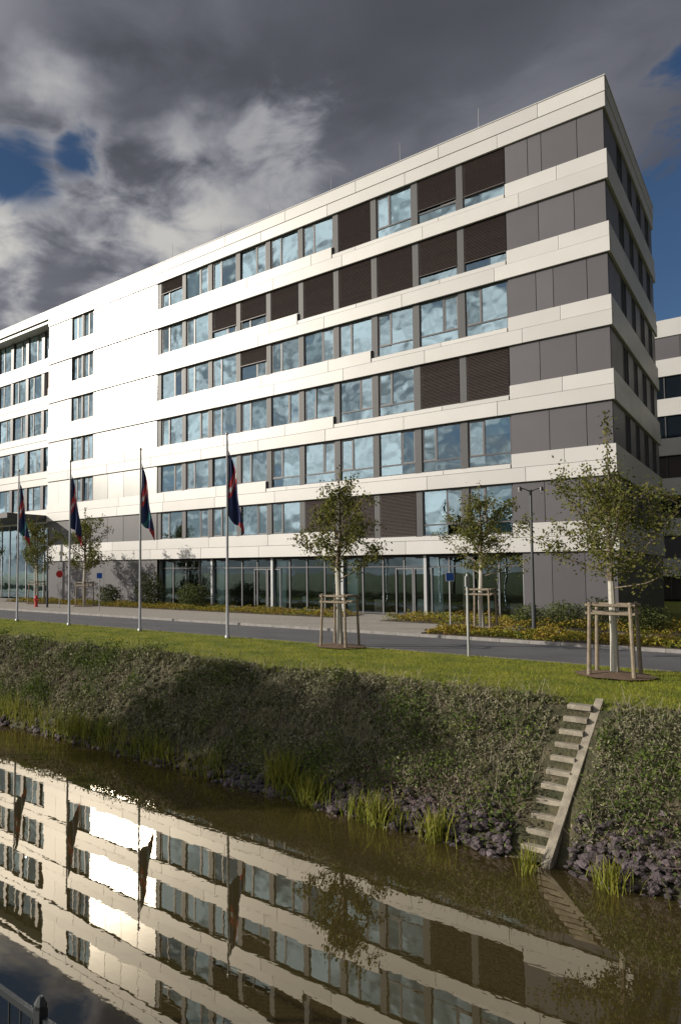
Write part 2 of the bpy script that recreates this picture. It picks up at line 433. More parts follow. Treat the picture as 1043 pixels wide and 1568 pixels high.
# road, pavement, kerbs
b = MB(); b.quad((-400, -15.75, .006), (400, -15.75, .006), (400, -11.0, .006), (-400, -11.0, .006), M_asph)
b.obj('road')
M_pave = simple('paving', (.36, .33, .29), rough=.9, var=.1, nscale=2, bump=.2)
nt = M_pave.node_tree; br = nt.nodes.new('ShaderNodeTexBrick'); br.inputs['Scale'].default_value = 2.5
br.inputs['Color1'].default_value = (.33, .295, .26, 1); br.inputs['Color2'].default_value = (.26, .24, .22, 1); br.inputs['Mortar'].default_value = (.15, .14, .13, 1)
tcn = nt.nodes.new('ShaderNodeTexCoord'); nt.links.new(tcn.outputs['Object'], br.inputs['Vector']); nt.links.new(br.outputs['Color'], nt.nodes['Principled BSDF'].inputs['Base Color'])
b = MB()
b.box(-200, 200, -10.85, -.0, -.1, .10, M_pave)
b.obj('pavement')
b = MB()
for i in range(160):
    x = -100 + i
    b.box(x+.004, x+.996, -11.0, -10.853, -.1, .12, M_kerb)
    b.box(x+.004, x+.996, -15.83, -15.75, -.1, .022, M_kerbd)
for i in range(22): b.box(-5+i+.004, -5+i+.996, -8.1, -7.98, 0, .16, M_kerb)
b.box(-5.12, -5.0, -10.85, -7.98, 0, .16, M_kerb)
b.obj('kerb', bevel=.01)

# ------------------------------------------------------------------ WATER
m, nt, p, o = new_mat('canal_water')
p.inputs['Base Color'].default_value = (.046, .036, .013, 1); p.inputs['Roughness'].default_value = .3; p.inputs['Specular IOR Level'].default_value = 0
gl = nt.nodes.new('ShaderNodeBsdfGlossy'); gl.inputs['Roughness'].default_value = .008; gl.inputs['Color'].default_value = (.98, .91, .80, 1)
fr = nt.nodes.new('ShaderNodeFresnel'); fr.inputs['IOR'].default_value = 1.38
ad = nt.nodes.new('ShaderNodeMath'); ad.operation = 'MULTIPLY_ADD'; ad.use_clamp = True; ad.inputs[1].default_value = 1.1; ad.inputs[2].default_value = .15
nt.links.new(fr.outputs[0], ad.inputs[0])
ms = nt.nodes.new('ShaderNodeMixShader'); nt.links.new(ad.outputs[0], ms.inputs[0]); nt.links.new(p.outputs[0], ms.inputs[1]); nt.links.new(gl.outputs[0], ms.inputs[2])
nt.links.new(ms.outputs[0], o.inputs[0])
tc = nt.nodes.new('ShaderNodeTexCoord'); mp = nt.nodes.new('ShaderNodeMapping'); mp.inputs['Scale'].default_value = (1, 1.6, 1)
nt.links.new(tc.outputs['Object'], mp.inputs['Vector'])
n1 = nt.nodes.new('ShaderNodeTexNoise'); n1.inputs['Scale'].default_value = 2.2; n1.inputs['Detail'].default_value = 3
nt.links.new(mp.outputs[0], n1.inputs['Vector'])
bp = nt.nodes.new('ShaderNodeBump'); bp.inputs['Strength'].default_value = .10; bp.inputs['Distance'].default_value = .006
nt.links.new(n1.outputs['Fac'], bp.inputs['Height']); nt.links.new(bp.outputs[0], gl.inputs['Normal'])
b = MB(); b.quad((-400, -33.9, -2.3), (400, -33.9, -2.3), (400, -23.9, -2.3), (-400, -23.9, -2.3), m); b.obj('water')

SD0, SD1 = 21.7, 24.55
def stx(d): return 2.92 - (d-SD0)*.10
# ------------------------------------------------------------------ BANK VEGETATION
M_bveg = ramp_mat('bank_shrub_leaves', [(.04, .055, .018), (.09, .11, .035), (.15, .16, .075), (.24, .23, .14), (.33, .31, .22), (.14, .11, .085)], nscale=1.3, island=.55, transl=.25)
def bank_clumps(n, x0, x1, power, d0, d1, leaves, lsize, hmin, hmax):
    u = rng.random(n); x = x1 - (x1-x0) * u**power
    d = rng.uniform(d0, d1, n)
    keep = ~(np.abs(x-stx(d)) < .42)
    x, d = x[keep], d[keep]; n = len(x)
    h = rng.uniform(hmin, hmax, n) * (.55 + .45*np.sin(x*1.3+d*2.2)*np.sin(x*.53-d)) 
    h = np.clip(h, .06, None)
    h *= np.clip((d-21.2)/.7, .25, 1)
    cx = np.repeat(x, leaves); cd = np.repeat(d, leaves); ch = np.repeat(h, leaves)
    t = rng.random(len(cx))
    r = ch*.5*(.4+t)
    px = cx + rng.normal(size=len(cx))*r*.55; pd = cd + rng.normal(size=len(cx))*r*.55
    pz = gz(px, pd) + ch*t
    bad = (np.abs(px-stx(pd)) < .34)
    P = np.stack([px, -pd, pz], 1)[~bad]
    dist = np.linalg.norm(P - np.array([5.9, -36.8, 2.5]), axis=1)
    s = lsize * np.clip(dist/16, .8, 2.2) * rng.uniform(.6, 1.4, len(P))
    return leaf_quads(P, s*1.7, s*.6, up=.5)
V = np.concatenate([bank_clumps(8800, -42, 12, 1.35, 21.45, 24.2, 22, .042, .12, .40),
                    bank_clumps(1500, -42, 12, 1.3, 21.6, 24.0, 22, .042, .3, .58)])
quads_mesh('bank_vegetation', V, [M_bveg])
M_twig = ramp_mat('dry_twigs', [(.14, .11, .085), (.26, .22, .17), (.36, .32, .26)], nscale=1, island=.7, transl=0)
n = 14000; x = 12-54*rng.random(n)**1.35; d = rng.uniform(21.5, 24.2, n); k = ~(np.abs(x-stx(d)) < .42); x = x[k]; d = d[k]; n = len(x)
hh = rng.uniform(.12, .45, n); lean = rng.normal(size=(n, 2))*.2
B0 = np.stack([x, -d, gz(x, d)], 1); T0 = B0 + np.stack([lean[:, 0], lean[:, 1], hh], 1)
wv = np.stack([rng.normal(size=n), rng.normal(size=n), np.zeros(n)], 1); wv /= np.linalg.norm(wv, axis=1)[:, None]; wv *= .0045
quads_mesh('bank_twigs', np.stack([B0-wv, B0+wv, T0+wv*.5, T0-wv*.5], 1), [M_twig])
M_herb = ramp_mat('green_herbs', [(.03, .06, .012), (.08, .12, .02), (.15, .19, .03)], nscale=2, island=.6, transl=.3)
P = []
for i in range(120):
    cx = 11-48*rng.random()**1.2; c_d = rng.uniform(21.7, 24.4); r = rng.uniform(.12, .42)
    n = int(230*r/.3); q = rng.normal(size=(n, 3))*np.array([r, r*.8, r*.35]); xx = cx+q[:, 0]; dd = c_d+q[:, 1]
    kk = ~(np.abs(xx-stx(dd)) < .38); xx, dd, qq = xx[kk], dd[kk], q[kk]
    P.append(np.stack([xx, -dd, gz(xx, dd)+.2+np.abs(qq[:, 2])], 1))
P = np.concatenate(P); quads_mesh('bank_herbs', leaf_quads(P, .075, .04, up=.3), [M_herb])
M_reed = ramp_mat('reed_blades', [(.08, .11, .015), (.20, .22, .03), (.36, .32, .07)], nscale=2, island=.7, transl=.35)
RV = []
def reeds(cx, cd, sp, n, h):
    x = cx + rng.normal(size=n)*sp; d = cd + rng.normal(size=n)*.12
    hh = h*rng.uniform(.4, 1.15, n); ln = rng.normal(size=(n, 2))*.14*h*1.6
    B0 = np.stack([x, -d, np.maximum(gz(x, d), -2.32)], 1); M0 = B0 + np.stack([ln[:, 0]*.4, ln[:, 1]*.4, hh*.6], 1); T0 = B0 + np.stack([ln[:, 0], ln[:, 1], hh], 1)
    wv = np.stack([rng.normal(size=n), rng.normal(size=n), np.zeros(n)], 1); wv /= np.linalg.norm(wv, axis=1)[:, None]; wv *= .008
    RV.append(np.stack([B0-wv, B0+wv, M0+wv, M0-wv], 1)); RV.append(np.stack([M0-wv, M0+wv, T0+wv*.1, T0-wv*.1], 1))
for a in [(-2.5, 24.35, .22, 300, .75), (-1.65, 24.5, .17, 220, .6), (-.7, 24.6, .15, 40, .5), (-.2, 24.6, .2, 160, .6), (.3, 24.6, .15, 40, .45), (1.0, 24.6, .12, 150, .55),
          (2.62, 24.85, .06, 70, .42), (3.75, 24.7, .12, 110, .45), (5.0, 24.75, .2, 70, .45), (6.2, 24.7, .3, 120, .5), (-4.6, 24.5, .3, 120, .5),
          (-6.5, 24.4, .6, 240, .6), (-9.5, 24.4, 1.0, 420, .7), (-13, 24.3, 1.0, 300, .7), (-18, 24.4, 2, 300, .6), (-25, 24.4, 3, 400, .6)]: reeds(*a)
quads_mesh('reeds', np.concatenate(RV), [M_reed])
M_pink = ramp_mat('heath_flowers', [(.07, .045, .05), (.15, .09, .10), (.13, .11, .06)], nscale=2, island=.6, transl=.2)
P = []
for (cx, cd, r, n) in [(-14, 23, .6, 250), (-11.5, 23.2, .5, 200), (-7, 23.2, .4, 160), (1.0, 24.0, .5, 300), (4.6, 24.0, .5, 250), (-.2, 24.1, .5, 250), (6.2, 24, .6, 250), (-17, 22.6, .7, 300)]:
    q = rng.normal(size=(n, 3))*np.array([r, .2, .1]); xx = cx+q[:, 0]; dd = cd+q[:, 1]
    kk = ~(np.abs(xx-stx(dd)) < .38); xx, dd, qq = xx[kk], dd[kk], q[kk]
    P.append(np.stack([xx, -dd, gz(xx, dd)+.18+np.abs(qq[:, 2])], 1))
P = np.concatenate(P); quads_mesh('heath_plants', leaf_quads(P, .055, .032, up=.4), [M_pink])
M_blade = ramp_mat('grass_blades', [(.10, .14, .012), (.22, .25, .022), (.36, .33, .04)], nscale=.9, island=.45, transl=.35)
n = 80000; x = 12-56*rng.random(n)**1.5; d = rng.uniform(15.87, 21.9, n); hh = rng.uniform(.025, .06, n)*(1+1.2*(d > 21.2)*rng.random(n))
B0 = np.stack([x, -d, gz(x, d)], 1); ln = rng.normal(size=(n, 2))*.02; T0 = B0+np.stack([ln[:, 0], ln[:, 1], hh], 1)
wv = np.stack([rng.normal(size=n), rng.normal(size=n), np.zeros(n)], 1); wv /= np.linalg.norm(wv, axis=1)[:, None]; wv *= .007
quads_mesh('lawn_grass', np.stack([B0-wv, B0+wv, T0+wv*.2, T0-wv*.2], 1), [M_blade])

n = 6000; x = rng.uniform(-4, 9, n); d = rng.uniform(33.5, 35.2, n); hh = rng.uniform(.1, .38, n)
B0 = np.stack([x, -d, gz(x, d)], 1); ln = rng.normal(size=(n, 2))*.08; T0 = B0+np.stack([ln[:, 0], ln[:, 1], hh], 1)
wv = np.stack([rng.normal(size=n), rng.normal(size=n), np.zeros(n)], 1); wv /= np.linalg.norm(wv, axis=1)[:, None]; wv *= .004
quads_mesh('near_bank_grass', np.stack([B0-wv, B0+wv, T0+wv*.2, T0-wv*.2], 1), [M_reed])

# stones
import bmesh
bm = bmesh.new(); bmesh.ops.create_icosphere(bm, subdivisions=1, radius=1); iv = np.array([v.co[:] for v in bm.verts]); bm.verts.ensure_lookup_table()
ifc = np.array([[v.index for v in f.verts] for f in bm.faces]); bm.free()
sv, sf = [], []; off = 0
for i in range(3000):
    if i < 1700: x = rng.uniform(-4, 9); 
    else: x = rng.uniform(-40, 9)
    d = 24.42 + rng.normal()*.18
    if x > 3.1: d = 24.25 + rng.normal()*.3
    elif x > -1: d = 24.36 + rng.normal()*.22
    if abs(x-stx(d)) < .42: continue
    s = rng.uniform(.03, .085)*(1.6 if rng.random() < .1 else 1); v = iv*(1+rng.normal(size=(len(iv), 1))*.16)*np.array([s*rng.uniform(.8, 1.5), s, s*rng.uniform(.5, .9)])
    a = rng.uniform(0, 6.28); R = np.array([[math.cos(a), -math.sin(a), 0], [math.sin(a), math.cos(a), 0], [0, 0, 1]])
    v = v@R.T + np.array([x, -d, float(gz(x, d))+s*.4+.04]); sv.append(v); sf.append(ifc+off); off += len(iv)
me = bpy.data.meshes.new('riprap_stones'); me.from_pydata(np.concatenate(sv).tolist(), [], np.concatenate(sf).tolist()); me.materials.append(M_stone)
ROOT.objects.link(bpy.data.objects.new('riprap_stones', me))

# ------------------------------------------------------------------ STAIRS
b = MB(); NS = 12
zt0, zb0 = -.06, -2.30
for i in range(NS):
    zz = zt0 - (zt0-zb0)*i/(NS-1); da = SD0+(SD1-SD0)*i/NS; db = SD0+(SD1-SD0)*(i+1)/NS
    xc = stx((da+db)/2)
    b.box(xc-.30, xc+.105, -db-.035, -da, zz-.09, zz, M_conc)
    b.box(xc-.27, xc+.105, -db+.02, -da, zz-.4, zz-.092, M_conc)
def cheek(o0, o1, up):
    k = b.mi(M_conc); i = len(b.v)
    za, zb_ = zt0+up, zb0+up
    for o_ in (o0, o1): b.v += [(stx(SD0)+o_, -SD0+.10, za+.05), (stx(SD1)+o_, -SD1-.08, zb_), (stx(SD1)+o_, -SD1-.08, zb_-.5), (stx(SD0)+o_, -SD0+.10, za-.5)]
    b.f += [(i, i+1, i+2, i+3), (i+7, i+6, i+5, i+4), (i, i+4, i+5, i+1), (i+1, i+5, i+6, i+2), (i+2, i+6, i+7, i+3), (i+3, i+7, i+4, i)]; b.m += [k]*6
cheek(.11, .25, .07)
b.obj('concrete_stairs', bevel=.008)

# ------------------------------------------------------------------ TREES
M_leafA = ramp_mat('tree_leaves', [(.035, .05, .012), (.085, .10, .022), (.16, .16, .035), (.24, .21, .06)], nscale=1.6, island=.5, transl=.35)
def tree(x, y, z0, th, h, cr, nleaf, ls, name='tree', wrap=True, leader=True, nl=24, sp=1.0):
    b = MB(); T = Vector((x, y, z0))
    bend = [Vector((rnd.uniform(-.06, .06), rnd.uniform(-.06, .06), 0)) for _ in range(6)]
    hs = [0, .2, .45, .65, .85, 1.0]; tr = h*.013+.015
    pts = [T + bend[i]*(i > 0) + Vector((0, 0, h*hs[i]*(.97))) for i in range(6)]
    b.tube([pts[0], pts[0].lerp(pts[1], 1), pts[2]], [tr*1.2, tr, tr*.8], M_wrap if wrap else M_bark, 8)
    b.tube(pts[2:], [tr*.78, tr*.55, tr*.3, tr*.1], M_bark, 7)
    lp = []; ch = h-th
    for i in range(nl):
        f = (i+.5)/nl; zz = th + ch*f*.85
        az = i*2.4 + rnd.uniform(-.4, .4)
        prof = math.sin(math.pi*min(1, (f*.80+.22)))**.75
        L = cr*prof*rnd.uniform(.55, 1.3)
        el = math.radians(rnd.uniform(12, 38) + 25*f)
        s = T + Vector((0, 0, zz*.95)); dr = Vector((math.cos(az)*math.cos(el), math.sin(az)*math.cos(el), math.sin(el)))
        m_ = s + dr*L*.5 + Vector((0, 0, -.03*L)); e = s + dr*L + Vector((0, 0, .10*L))
        b.tube([s, m_, e], [tr*.32, tr*.2, .005], M_bark, 5, cap=False)
        for (p0, p1, w) in ((s.lerp(m_, .45), m_, .8), (m_, e, 1.5)):
            lp.append((p0, p1, w*L, .105*cr/1.4*sp))
        for q in range(4):
            t = rnd.uniform(.3, .95); st = s.lerp(e, t); dv = Vector((rnd.gauss(0, 1), rnd.gauss(0, 1), rnd.gauss(.35, .7))).normalized()*L*rnd.uniform(.2, .42)
            b.tube([st, st+dv], [.010, .004], M_bark, 4, cap=False); lp.append((st, st+dv, L*.75, .075*cr/1.4*sp))
    if leader: lp.append((T+Vector((0, 0, h*.8)), T+Vector((0, 0, h*1.0)), cr*.55, .07))
    wt = np.array([a[2] for a in lp]); wt /= wt.sum(); idx = rng.choice(len(lp), nleaf, p=wt)
    A = np.array([a[0][:] for a in lp])[idx]; Bp = np.array([a[1][:] for a in lp])[idx]; sg = np.array([a[3] for a in lp])[idx]
    P = A + (Bp-A)*rng.random((nleaf, 1)) + rng.normal(size=(nleaf, 3))*sg[:, None]
    V = leaf_quads(P, ls*rng.uniform(.7, 1.3, nleaf), ls*.6*rng.uniform(.7, 1.3, nleaf))
    o = b.obj(name)
    quads_mesh('leaves', V, [M_leafA], parent=o)
    return o
tree(-5.6, -16.2, 0, 2.35, 6.3, 1.65, 5000, .105)
tree(-3.66, -7.8, .1, 2.3, 6.3, 1.9, 4800, .115)
tree(2.7, -17.6, 0, 2.2, 5.3, 1.9, 7200, .085, leader=False, nl=28)
tree(-32.6, -5.2, .1, 2.4, 7.2, 2.2, 4000, .15)
tree(-38.5, -5.2, .1, 2.4, 7.0, 2.2, 4000, .15)
tree(-46, -5.2, .1, 2.4, 7.0, 2.2, 3000, .15)
tree(4.5, 12.5, 0, 2.0, 7.5, 2.6, 6500, .14, wrap=False)
tree(8.0, 21, 0, 2.0, 8.5, 3.0, 6500, .16, wrap=False)
b = MB(); b.tube([(2.7, -17.6, 4.8), (2.68, -17.62, 5.8), (2.72, -17.6, 6.5)], [.018, .01, .004], M_bark, 5)
P = np.stack([2.7+rng.normal(size=160)*.07, -17.6+rng.normal(size=160)*.07, rng.uniform(5.0, 6.55, 160)], 1)
o = b.obj('tree_shoot'); quads_mesh('leaves', leaf_quads(P, .1, .05), [M_leafA], parent=o)
o.parent = bpy.data.objects['tree.002']
def local(xo, yo):
    rx, ry = xo-19.83, yo-31.55
    return rx*.7514-ry*.6598, rx*.6598+ry*.7514
for (xo, yo, h, cr) in ((-21, 18.0, 8.6, 2.3), (-19.5, 15.4, 8.6, 2.2)):  # unseen trees on the near bank, added to shade the far bank
    lx, ly = local(xo, yo); tree(lx, ly, float(gz(lx, -ly)), 3.6, h, cr, 5500, .28, wrap=False, nl=28, sp=1.4)

def guard(x, y, z0, h=1.8, r=.42):
    b = MB()
    cs = [(-1, -1), (1, -1), (1, 1), (-1, 1)]
    for (a, c) in cs:
        b.tube([(x+a*r*1.12, y+c*r*1.12, z0-.1), (x+a*r, y+c*r, z0+h+rnd.uniform(-.03, .03))], [.048, .042], M_wood, 8)
    for zz in (h-.07, h-.27):
        for i in range(4):
            p, q = cs[i], cs[(i+1) % 4]
            if zz < h-.2 and i % 2: continue
            dx, dy = q[0]-p[0], q[1]-p[1]
            b.tube([(x+p[0]*r-dx*.05, y+p[1]*r-dy*.05, z0+zz), (x+q[0]*r+dx*.05, y+q[1]*r+dy*.05, z0+zz)], [.04, .04], M_wood, 6)
    b.tube([(x-r, y, z0+h-.2), (x, y, z0+h-.24), (x+r, y, z0+h-.2)], [.012]*3, M_darksteel, 4)
    b.obj('tree_guard', smooth=False)
    m = MB(); k = 24
    ring = [(x+.85*math.cos(2*math.pi*j/k)*(1+.08*math.sin(j*2.7)), y+.85*math.sin(2*math.pi*j/k)*(1+.08*math.cos(j*1.9)), z0+.03) for j in range(k)]
    m.v = ring+[(x, y, z0+.12)]; m.mats = [M_mulch]
    for j in range(k): m.f.append((j, (j+1) % k, k)); m.m.append(0)
    m.obj('mulch_bed')
guard(-5.6, -16.2, 0); guard(-3.66, -7.8, .1); guard(2.7, -17.6, 0); guard(-32.6, -5.2, .1); guard(-38.5, -5.2, .1)

# planting beds
M_bed = ramp_mat('planting_bed_leaves', [(.05, .08, .016), (.12, .15, .022), (.28, .23, .025), (.24, .14, .03), (.08, .12, .02)], nscale=.7, island=.5, transl=.25)
M_bush = ramp_mat('shrub_leaves', [(.03, .05, .015), (.07, .09, .025), (.12, .13, .04)], nscale=1.5, island=.6, transl=.2)
M_soil = simple('bed_soil', (.06, .045, .03), rough=1)
b = MB()
b.box(-44, -12.5, -4.6, -1.0, .05, .125, M_soil); b.box(-9.5, 14, -5.2, -.3, .05, .125, M_soil); b.box(-5, 16, -10.85, -8.1, .05, .13, M_soil)
b.obj('flower_bed')
def bed(x0, x1, d0, d1, n, h):
    x = rng.uniform(x0, x1, n); d = rng.uniform(d0, d1, n); hh = h*(.55+.45*np.sin(x*2.1)*np.sin(d*2.6+x*.7))
    return np.stack([x, -d, .12+hh*rng.random(n)**.6], 1)
P = np.concatenate([bed(-44, -12.5, 1.2, 4.6, 18000, .4), bed(-9.5, 13, .8, 5.1, 15000, .5), bed(-4.9, 14, 8.3, 10.8, 20000, .42)])
quads_mesh('flower_bed_plants', leaf_quads(P, .10, .06), [M_bed])
def bush(x, y, z0, rx, rz, n, ls=.09):
    q = rng.normal(size=(n, 3)); q /= np.linalg.norm(q, axis=1)[:, None]; r = rng.random((n, 1))**.35
    bumps = 1+.22*np.sin(q[:, :1]*5+x)*np.cos(q[:, 1:2]*6+q[:, 2:]*4)
    q = q*r*bumps; P = np.stack([x+q[:, 0]*rx, y+q[:, 1]*rx, z0+rz*.95+q[:, 2]*rz], 1); P = P[P[:, 2] > z0]
    quads_mesh('shrub', leaf_quads(P, ls, ls*.6), [M_bush])
bush(-1.6, -3.6, .1, .9, .6, 2200); bush(-.2, -3.4, .1, .8, .7, 2200); bush(1.6, -4, .1, .9, .55, 2200); bush(-24.5, -2.5, .1, 1.1, .9, 2200, .13)
bush(-29, -2, .1, 1.2, 1.3, 2200, .14); bush(-33.5, -2, .1, 1, .8, 1500, .14); bush(-3, -3.4, .1, .7, .5, 1500)
bush(5, 3, 0, 1.6, 1.4, 3000, .14); bush(7, 8, 0, 1.8, 1.5, 3000, .14)

# ------------------------------------------------------------------ FLAGPOLES
fr_dir = Vector((.75, .66, 0))
for i, (x, y) in enumerate(((-10.35, -16.4), (-15.2, -16.4), (-20.1, -16.4), (-24.45, -16.4))):
    e = empty('flagpole'); H = 7.9
    b = MB(); b.tube([(x, y, -.05), (x, y, .12), (x, y, .12), (x, y, H)], [.10, .10, .062, .035], M_steel, 12)
    b.tube([(x, y, H), (x, y, H+.04), (x, y, H+.10), (x, y, H+.14)], [.03, .06, .06, .01], M_steel, 10)
    b.tube([(x+.06, y, 1.2), (x+.05, y, H-.2)], [.006, .006], M_darksteel, 4)
    b.obj('pole', e, smooth=True)
    f = MB(); NU, NV = 18, 36; top = H-.55; k0 = rnd.uniform(0, 3)
    wid0 = [.52, .48, .44, .46][i]
    def fp(u, v):
        wd = wid0*(.22+.95*v**.7)*(1+.08*math.sin(v*9+k0))
        fold = math.sin(u*11+k0+v*2.6)*.085*(.3+u)
        fold2 = math.cos(u*8+k0+v*3)*.04
        p = Vector((x, y, 0)) + fr_dir*(.05+wd*u+fold2*v) + Vector((-.66, .75, 0))*fold
        p.z = top - v*(2.5+.55*u+.15*math.sin(u*6+k0)) - u*.35
        return p
    G = [[fp(a/NU, c/NV) for a in range(NU+1)] for c in range(NV+1)]
    base = len(f.v)
    for row in G:
        for p in row: f.v.append(tuple(p))
    mm = [f.mi(M_navy), f.mi(M_flagr), f.mi(M_flagw), f.mi(M_flagt)]
    for c in range(NV):
        for a in range(NU):
            j = base+c*(NU+1)+a; f.f.append((j, j+1, j+NU+2, j+NU+1))
            sd = c/NV*2.2 + a/NU*1.0
            mat = mm[0]
            if 1.1 < sd < 1.32: mat = mm[1]
            elif 1.32 < sd < 1.45: mat = mm[2]
            elif 1.45 < sd < 1.6: mat = mm[1]
            elif 2.2 < sd < 2.45 and i % 2 == 1: mat = mm[3]
            elif 2.8 < sd: mat = mm[1]
            f.m.append(mat)
    f.obj('flag', e, smooth=True)

# ------------------------------------------------------------------ STREET LAMPS, SIGNS
def lamp(x, y, z0, h=5.8):
    b = MB(); b.tube([(x, y, z0), (x, y, z0+1.2), (x, y, z0+1.22), (x, y, z0+h)], [.08, .08, .055, .045], M_darksteel, 10)
    rd = Vector((.75, .66, 0))
    for s in (-1, 1):
        a = Vector((x, y, z0+h-.03)); e = a+rd*s*.42+Vector((0, 0, .10))
        b.tube([a-Vector((0, 0, .06)), a+rd*s*.2+Vector((0, 0, .04)), e], [.022, .02, .02], M_darksteel, 6)
        b.tube([e+Vector((0, 0, -.12)), e+Vector((0, 0, -.10)), e+Vector((0, 0, .02)), e+Vector((0, 0, .05))], [.07, .085, .07, .02], M_darksteel, 12)
        b.tube([e+Vector((0, 0, -.135)), e+Vector((0, 0, -.121))], [.06, .06], M_signw, 12)
    b.obj('street_lamp')
lamp(-1.4, -8.8, .1, 5.65); lamp(-33.3, -8, .1, 5.5); lamp(9, -1, .1, 5.8)
def sign(x, y, z0, h, shape, mat, name):
    b = MB(); b.tube([(x, y, z0-.1), (x, y, z0+h)], [.03, .03], M_steel, 8)
    if shape:
        vdir = Vector((.66, -.75, 0)); rt = Vector((.75, .66, 0)); c = Vector((x, y, z0+h-.25))+vdir*.04
        n = 4 if shape == 'sq' else 24; ph = math.pi/4 if n == 4 else 0
        for rr, mt, of in ((.27 if n == 4 else .27, M_signw, 0), (.24 if n == 4 else .24, mat, .008)):
            pts = [c+vdir*of+rt*math.cos(ph+2*math.pi*j/n)*rr+Vector((0, 0, math.sin(ph+2*math.pi*j/n)*rr)) for j in range(n)]
            bk = [p-vdir*.006 for p in pts]; i = len(b.v); b.v += [tuple(p) for p in pts+bk]; k = b.mi(mt)
            b.f.append(tuple(range(i, i+n))); b.m.append(k); b.f.append(tuple(range(i+2*n-1, i+n-1, -1))); b.m.append(k)
            for j in range(n): b.f.append((i+j, i+n+j, i+n+(j+1) % n, i+(j+1) % n)); b.m.append(k)
    b.obj(name)
sign(-5.2, -7.2, .1, 2.5, 'sq', M_blue, 'traffic_sign')
sign(-27.7, -8, .1, 2.5, 'sq', M_blue, 'traffic_sign'); sign(-31.9, -8, .1, 2.6, 'rd', M_red, 'traffic_sign')
b = MB(); x, y = -1.36, -16.0; b.tube([(x, y, -.1), (x, y, 2.5)], [.038, .038], M_steel, 10); b.tube([(x, y, 2.5), (x, y, 2.53)], [.045, .02], M_darksteel, 10)
b.box(x-.02, x+.02, y-.17, y+.17, 2.1, 2.42, M_steel); b.obj('sign_post')
b = MB(); x, y = -34.6, -8.0
b.tube([(x, y, .1), (x, y, .16), (x, y, .16), (x, y, .75), (x, y, .75), (x, y, .82), (x, y, .92)], [.16, .16, .11, .11, .14, .13, .03], M_red, 14)
b.tube([(x-.2, y, .6), (x+.2, y, .6)], [.05, .05], M_red, 10); b.tube([(x, y-.19, .6), (x, y, .6)], [.06, .06], M_red, 10); b.obj('fire_hydrant')

# railing at the near bank
b = MB(); yf = -34.55
for x in np.arange(-6.65, 9, 1.9):
    zg = float(gz(x, -yf)); b.box(x-.028, x+.028, yf-.028, yf+.028, zg-.2, .19, M_darksteel)
    b.tube([(x, yf, .19), (x, yf, .21), (x, yf, .25)], [.034, .036, .012], M_darksteel, 8)
b.box(-7, 9, yf-.015, yf+.015, .115, .15, M_darksteel); b.box(-7, 9, yf-.015, yf+.015, -.72, -.68, M_darksteel)
for x in np.arange(-6.9, 9, .11): b.tube([(x, yf, -.7), (x, yf, .115)], [.007, .007], M_darksteel, 5)
b.obj('railing')

# ------------------------------------------------------------------ LIGHT
el = math.radians(20.4)
S = Vector((-.7514*math.cos(el), -.6598*math.cos(el), math.sin(el)))
ld = bpy.data.lights.new('sun', 'SUN'); ld.energy = 5.0; ld.angle = math.radians(.5); ld.color = (1, .915, .785)
lo = bpy.data.objects.new('sun', ld); ROOT.objects.link(lo); lo.rotation_euler = (-S).to_track_quat('-Z', 'Y').to_euler()

w = bpy.data.worlds.new('World'); sc.world = w; w.use_nodes = True; nt = w.node_tree; nt.nodes.clear()
def nd(t, **k):
    n = nt.nodes.new(t)
    for a, v in k.items(): setattr(n, a, v)
    return n
def lk(a, b_): nt.links.new(a, b_)
def val(x, sock):
    if isinstance(x, (int, float)): sock.default_value = x
    else: lk(x, sock)
def mth(op, a, b_=0.0, c=None, clamp=False):
    n = nd('ShaderNodeMath', operation=op, use_clamp=clamp); val(a, n.inputs[0]); val(b_, n.inputs[1])
    if c is not None: val(c, n.inputs[2])
    return n.outputs[0]
def smooth(x, a, b_, lo_=0.0, hi=1.0):
    m_ = nd('ShaderNodeMapRange', interpolation_type='SMOOTHSTEP'); val(x, m_.inputs['Value'])
    m_.inputs['From Min'].default_value = a; m_.inputs['From Max'].default_value = b_; m_.inputs['To Min'].default_value = lo_; m_.inputs['To Max'].default_value = hi
    return m_.outputs['Result']
out = nd('ShaderNodeOutputWorld')
sky = nd('ShaderNodeTexSky', sky_type='NISHITA'); sky.sun_disc = False; sky.sun_elevation = el; sky.sun_rotation = math.radians(228.7)
sky.air_density = 1.0; sky.dust_density = .2; sky.ozone_density = 5
bgA = nd('ShaderNodeBackground'); lk(sky.outputs[0], bgA.inputs[0]); bgA.inputs[1].default_value = .06
tc = nd('ShaderNodeTexCoord'); D = tc.outputs['Generated']
sep = nd('ShaderNodeSeparateXYZ'); lk(D, sep.inputs[0])
zc = mth('ADD', mth('MAXIMUM', sep.outputs[2], 0.0), .22)
cmb = nd('ShaderNodeCombineXYZ'); lk(mth('DIVIDE', sep.outputs[0], zc), cmb.inputs[0]); lk(mth('DIVIDE', sep.outputs[1], zc), cmb.inputs[1])
def noise(vec, scale, detail=7, rough=.55, dist=0.0, loc=(0, 0, 0), scl=(1, 1, 1)):
    mp = nd('ShaderNodeMapping'); mp.inputs['Location'].default_value = loc; mp.inputs['Scale'].default_value = scl; lk(vec, mp.inputs['Vector'])
    n = nd('ShaderNodeTexNoise'); n.inputs['Scale'].default_value = scale; n.inputs['Detail'].default_value = detail; n.inputs['Roughness'].default_value = rough; n.inputs['Distortion'].default_value = dist
    lk(mp.outputs[0], n.inputs['Vector']); return n.outputs['Fac']
nA = noise(cmb.outputs[0], 1.3, 4, .45, .2, (3.1, .4, 0))
nB = noise(D, 5.0, 7, .5, .15, (1.7, 0, 4), (1, 1, 1.7))
nC = noise(D, 2.4, 3, .45, .0, (5.0, 2, 1), (1, 1, 1.6))
